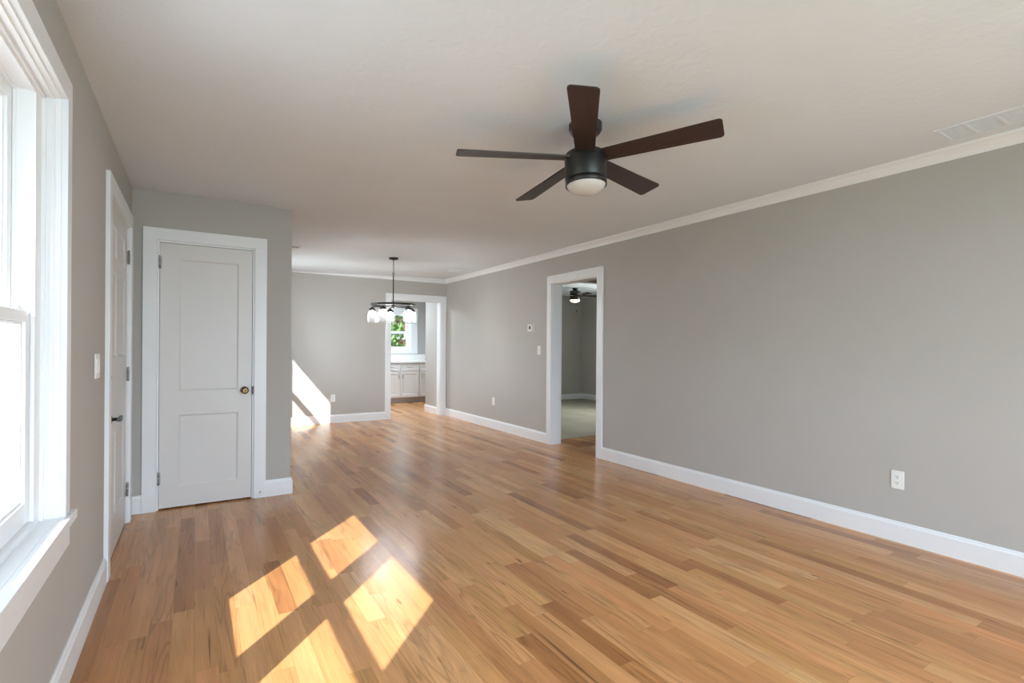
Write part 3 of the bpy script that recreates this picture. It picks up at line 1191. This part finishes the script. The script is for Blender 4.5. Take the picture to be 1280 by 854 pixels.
cabinet(3.332, 4.208, True, 'pale grey double-door base cabinet below the kitchen window')
cabinet(4.210, 4.598, False, 'narrow pale grey base cabinet at the right, partly behind the passage wall')
cabinet(2.454, 3.330, True, 'pale grey double-door base cabinet left of the one below the kitchen window')
ct = MB(kit_fn).box(2.45, 4.598, -0.035, 0.628, 0.878, 0.918).build('countertop', QUARTZ, bevel=0.003)
tag(ct, 'white quartz countertop on the pale grey kitchen cabinets', 'countertop')
bs = MB(kitchen_fn).box(2.45, 4.598, -0.022, 0, 0.918, 1.052).build('backsplash', QUARTZ, bevel=0.002)
tag(bs, 'low white backsplash standing on the countertop under the kitchen window', 'backsplash')

# ------------------------------------------------------------------ bedroom ceiling fan
GX, GY = 6.50, 8.08
f2 = empty('ceiling_fan', (GX, GY, ZC))
tag(f2, 'dark bronze ceiling fan with lit lamp and pull chain, seen through the hall doorway', 'ceiling fan')
MB().lathe([(0, 0), (0.060, 0), (0.058, -0.015), (0.040, -0.045), (0.030, -0.055), (0, -0.055)], (GX, GY, ZC), n=28).build('canopy', BLACK, f2)
MB().lathe([(0, -0.050), (0.060, -0.054), (0.100, -0.064), (0.108, -0.078), (0.108, -0.146), (0.100, -0.152), (0, -0.152)], (GX, GY, ZC), n=36).build('motor_housing', BLACK, f2)
MB().lathe([(0, -0.152), (0.100, -0.152), (0.104, -0.158), (0.104, -0.238), (0.098, -0.244), (0.094, -0.244), (0.094, -0.238), (0, -0.238)], (GX, GY, ZC), n=36).build('light_fitter', BRONZE, f2)
MB().lathe([(0.093, -0.238), (0.096, -0.246), (0.094, -0.258), (0.080, -0.276), (0.05, -0.286), (0, -0.288)], (GX, GY, ZC), n=32).build('light_lens', LENS_ON, f2)
dirv = Vector((math.cos(0.5551), -math.sin(0.5551), 0))
pcx, pcy = GX + dirv.x * 0.02 - 0.055, GY + dirv.y * 0.02 - 0.095
mb = MB()
mb.tube([(pcx, pcy, ZC - 0.23), (pcx, pcy, ZC - 0.45)], 0.0032, 6)
pc = mb.build('pull_chain', STEEL, f2)
MB().lathe([(0, 0), (0.008, -0.006), (0.012, -0.03), (0.009, -0.05), (0, -0.052)], (pcx, pcy, ZC - 0.45), n=12).build('pull_knob', BRONZE, pc)
for i in range(5):
    mb = MB()
    mb.bm.free()
    mb.bm = blade_mesh(0.09, 0.60, 0.09, 0.12, 0.007, math.radians(11))
    mb.xf(Matrix.Translation((GX, GY, ZC - 0.158)) @ Matrix.Rotation(-0.5551 + 0.05 + i * 2 * PI / 5, 4, 'Z'))
    mb.build('fan_blade', BLADE2, f2)
kl = bpy.data.lights.new('kitchen_fill_light', 'AREA')  # unseen disc lamp added under the ceiling to brighten the kitchen
kl.shape = 'DISK'
kl.size = 0.5
kl.energy = 29
kl.color = (0.80, 0.92, 1.0)
ko = bpy.data.objects.new('kitchen_fill_light', kl)
COL.objects.link(ko)
ko.location = (2.9, 9.9, ZC - 0.01)

# ------------------------------------------------------------------ outside
struct(MB().box(-40, 40, -40, 60, -0.40, -0.20).build('ground', GRASS))
struct(MB().box(-6, XLO, -4, 6.2, -0.20, -0.06).build('floor_porch', CONC))


def tree(label, x, y, h, spread, zc, nleaf, mat, seed, leaf=0.09):
    rnd = random.Random(seed)
    r = empty('leafy_tree', (x, y, -0.2))
    tag(r, label, 'tree', 'trees outside the kitchen window')
    t = MB()
    t.tube([(x, y, -0.2), (x + 0.05, y, h * 0.3), (x - 0.06, y + 0.05, h * 0.6), (x, y, h * 0.9)], [0.09, 0.075, 0.05, 0.02], 10)
    for i in range(7):
        a = rnd.uniform(0, 2 * PI)
        z0 = h * rnd.uniform(0.25, 0.75)
        ln = spread * rnd.uniform(0.5, 0.85)
        t.tube([(x, y, z0), (x + math.cos(a) * ln * 0.5, y + math.sin(a) * ln * 0.5, z0 + ln * 0.3),
                (x + math.cos(a) * ln, y + math.sin(a) * ln, z0 + ln * 0.5)], [0.035, 0.022, 0.008], 7)
    t.build('trunk', BARK, r)
    f = MB()
    clumps = [(rnd.gauss(0, 0.42) * spread, rnd.gauss(0, 0.42) * spread, zc + rnd.uniform(-1, 1) * (h - zc) * 0.9) for _ in range(26)]
    for i in range(nleaf):
        c = rnd.choice(clumps)
        p = Vector((x + c[0] + rnd.gauss(0, 0.16) * spread, y + c[1] + rnd.gauss(0, 0.16) * spread, c[2] + rnd.gauss(0, 0.16) * spread))
        if p.z < -0.1:
            continue
        n_ = Vector((rnd.gauss(0, 1), rnd.gauss(0, 1), rnd.gauss(0, 1))).normalized()
        u = n_.orthogonal().normalized()
        v = n_.cross(u)
        s = leaf * rnd.uniform(0.6, 1.3)
        f.bm.faces.new([f.bm.verts.new(p + u * s), f.bm.verts.new(p + v * s * 0.45 + n_ * s * 0.12),
                        f.bm.verts.new(p - u * s), f.bm.verts.new(p - v * s * 0.45 + n_ * s * 0.12)])
    f.build('foliage', mat, r)
    return r


tree('dark green leafy tree filling the left of the kitchen window view', 5.0, 15.6, 3.4, 0.95, 1.9, 2600, LEAF, 3)
tree('light green bushy tree low at the right of the kitchen window view', 7.6, 17.4, 1.7, 0.55, 0.9, 1100, LEAF2, 5)
tree('tall green tree behind the others beyond the kitchen window', 6.3, 19.5, 4.2, 1.2, 2.6, 1700, LEAF, 9, 0.11)

sh = empty('garden_shed', (8.2, 22.0, -0.2))
tag(sh, 'red-walled shed behind the trees outside the kitchen window', 'shed')
MB().box(7.0, 9.6, 21.0, 23.4, -0.2, 2.5).build('wall', REDWALL, sh)
MB().box(6.95, 9.65, 20.96, 21.0, 1.55, 1.75).build('trim_board', TRIM, sh)
MB().prism([(6.7, 2.45), (8.3, 3.5), (9.9, 2.45), (9.9, 2.6), (8.3, 3.68), (6.7, 2.6)], 20.7, 23.7, 1).build('roof', ROOFM, sh)

pier = empty('porch_pier', (-0.98, 3.75, -0.06))
tag(pier, 'white painted porch post outside the left window', 'post')
MB().box(-1.09, -0.87, 3.64, 3.86, -0.06, 2.6).build('shaft', VINYL, pier, bevel=0.006)
MB().box(-1.12, -0.84, 3.61, 3.89, -0.06, 0.16).build('plinth', VINYL, pier, bevel=0.006)
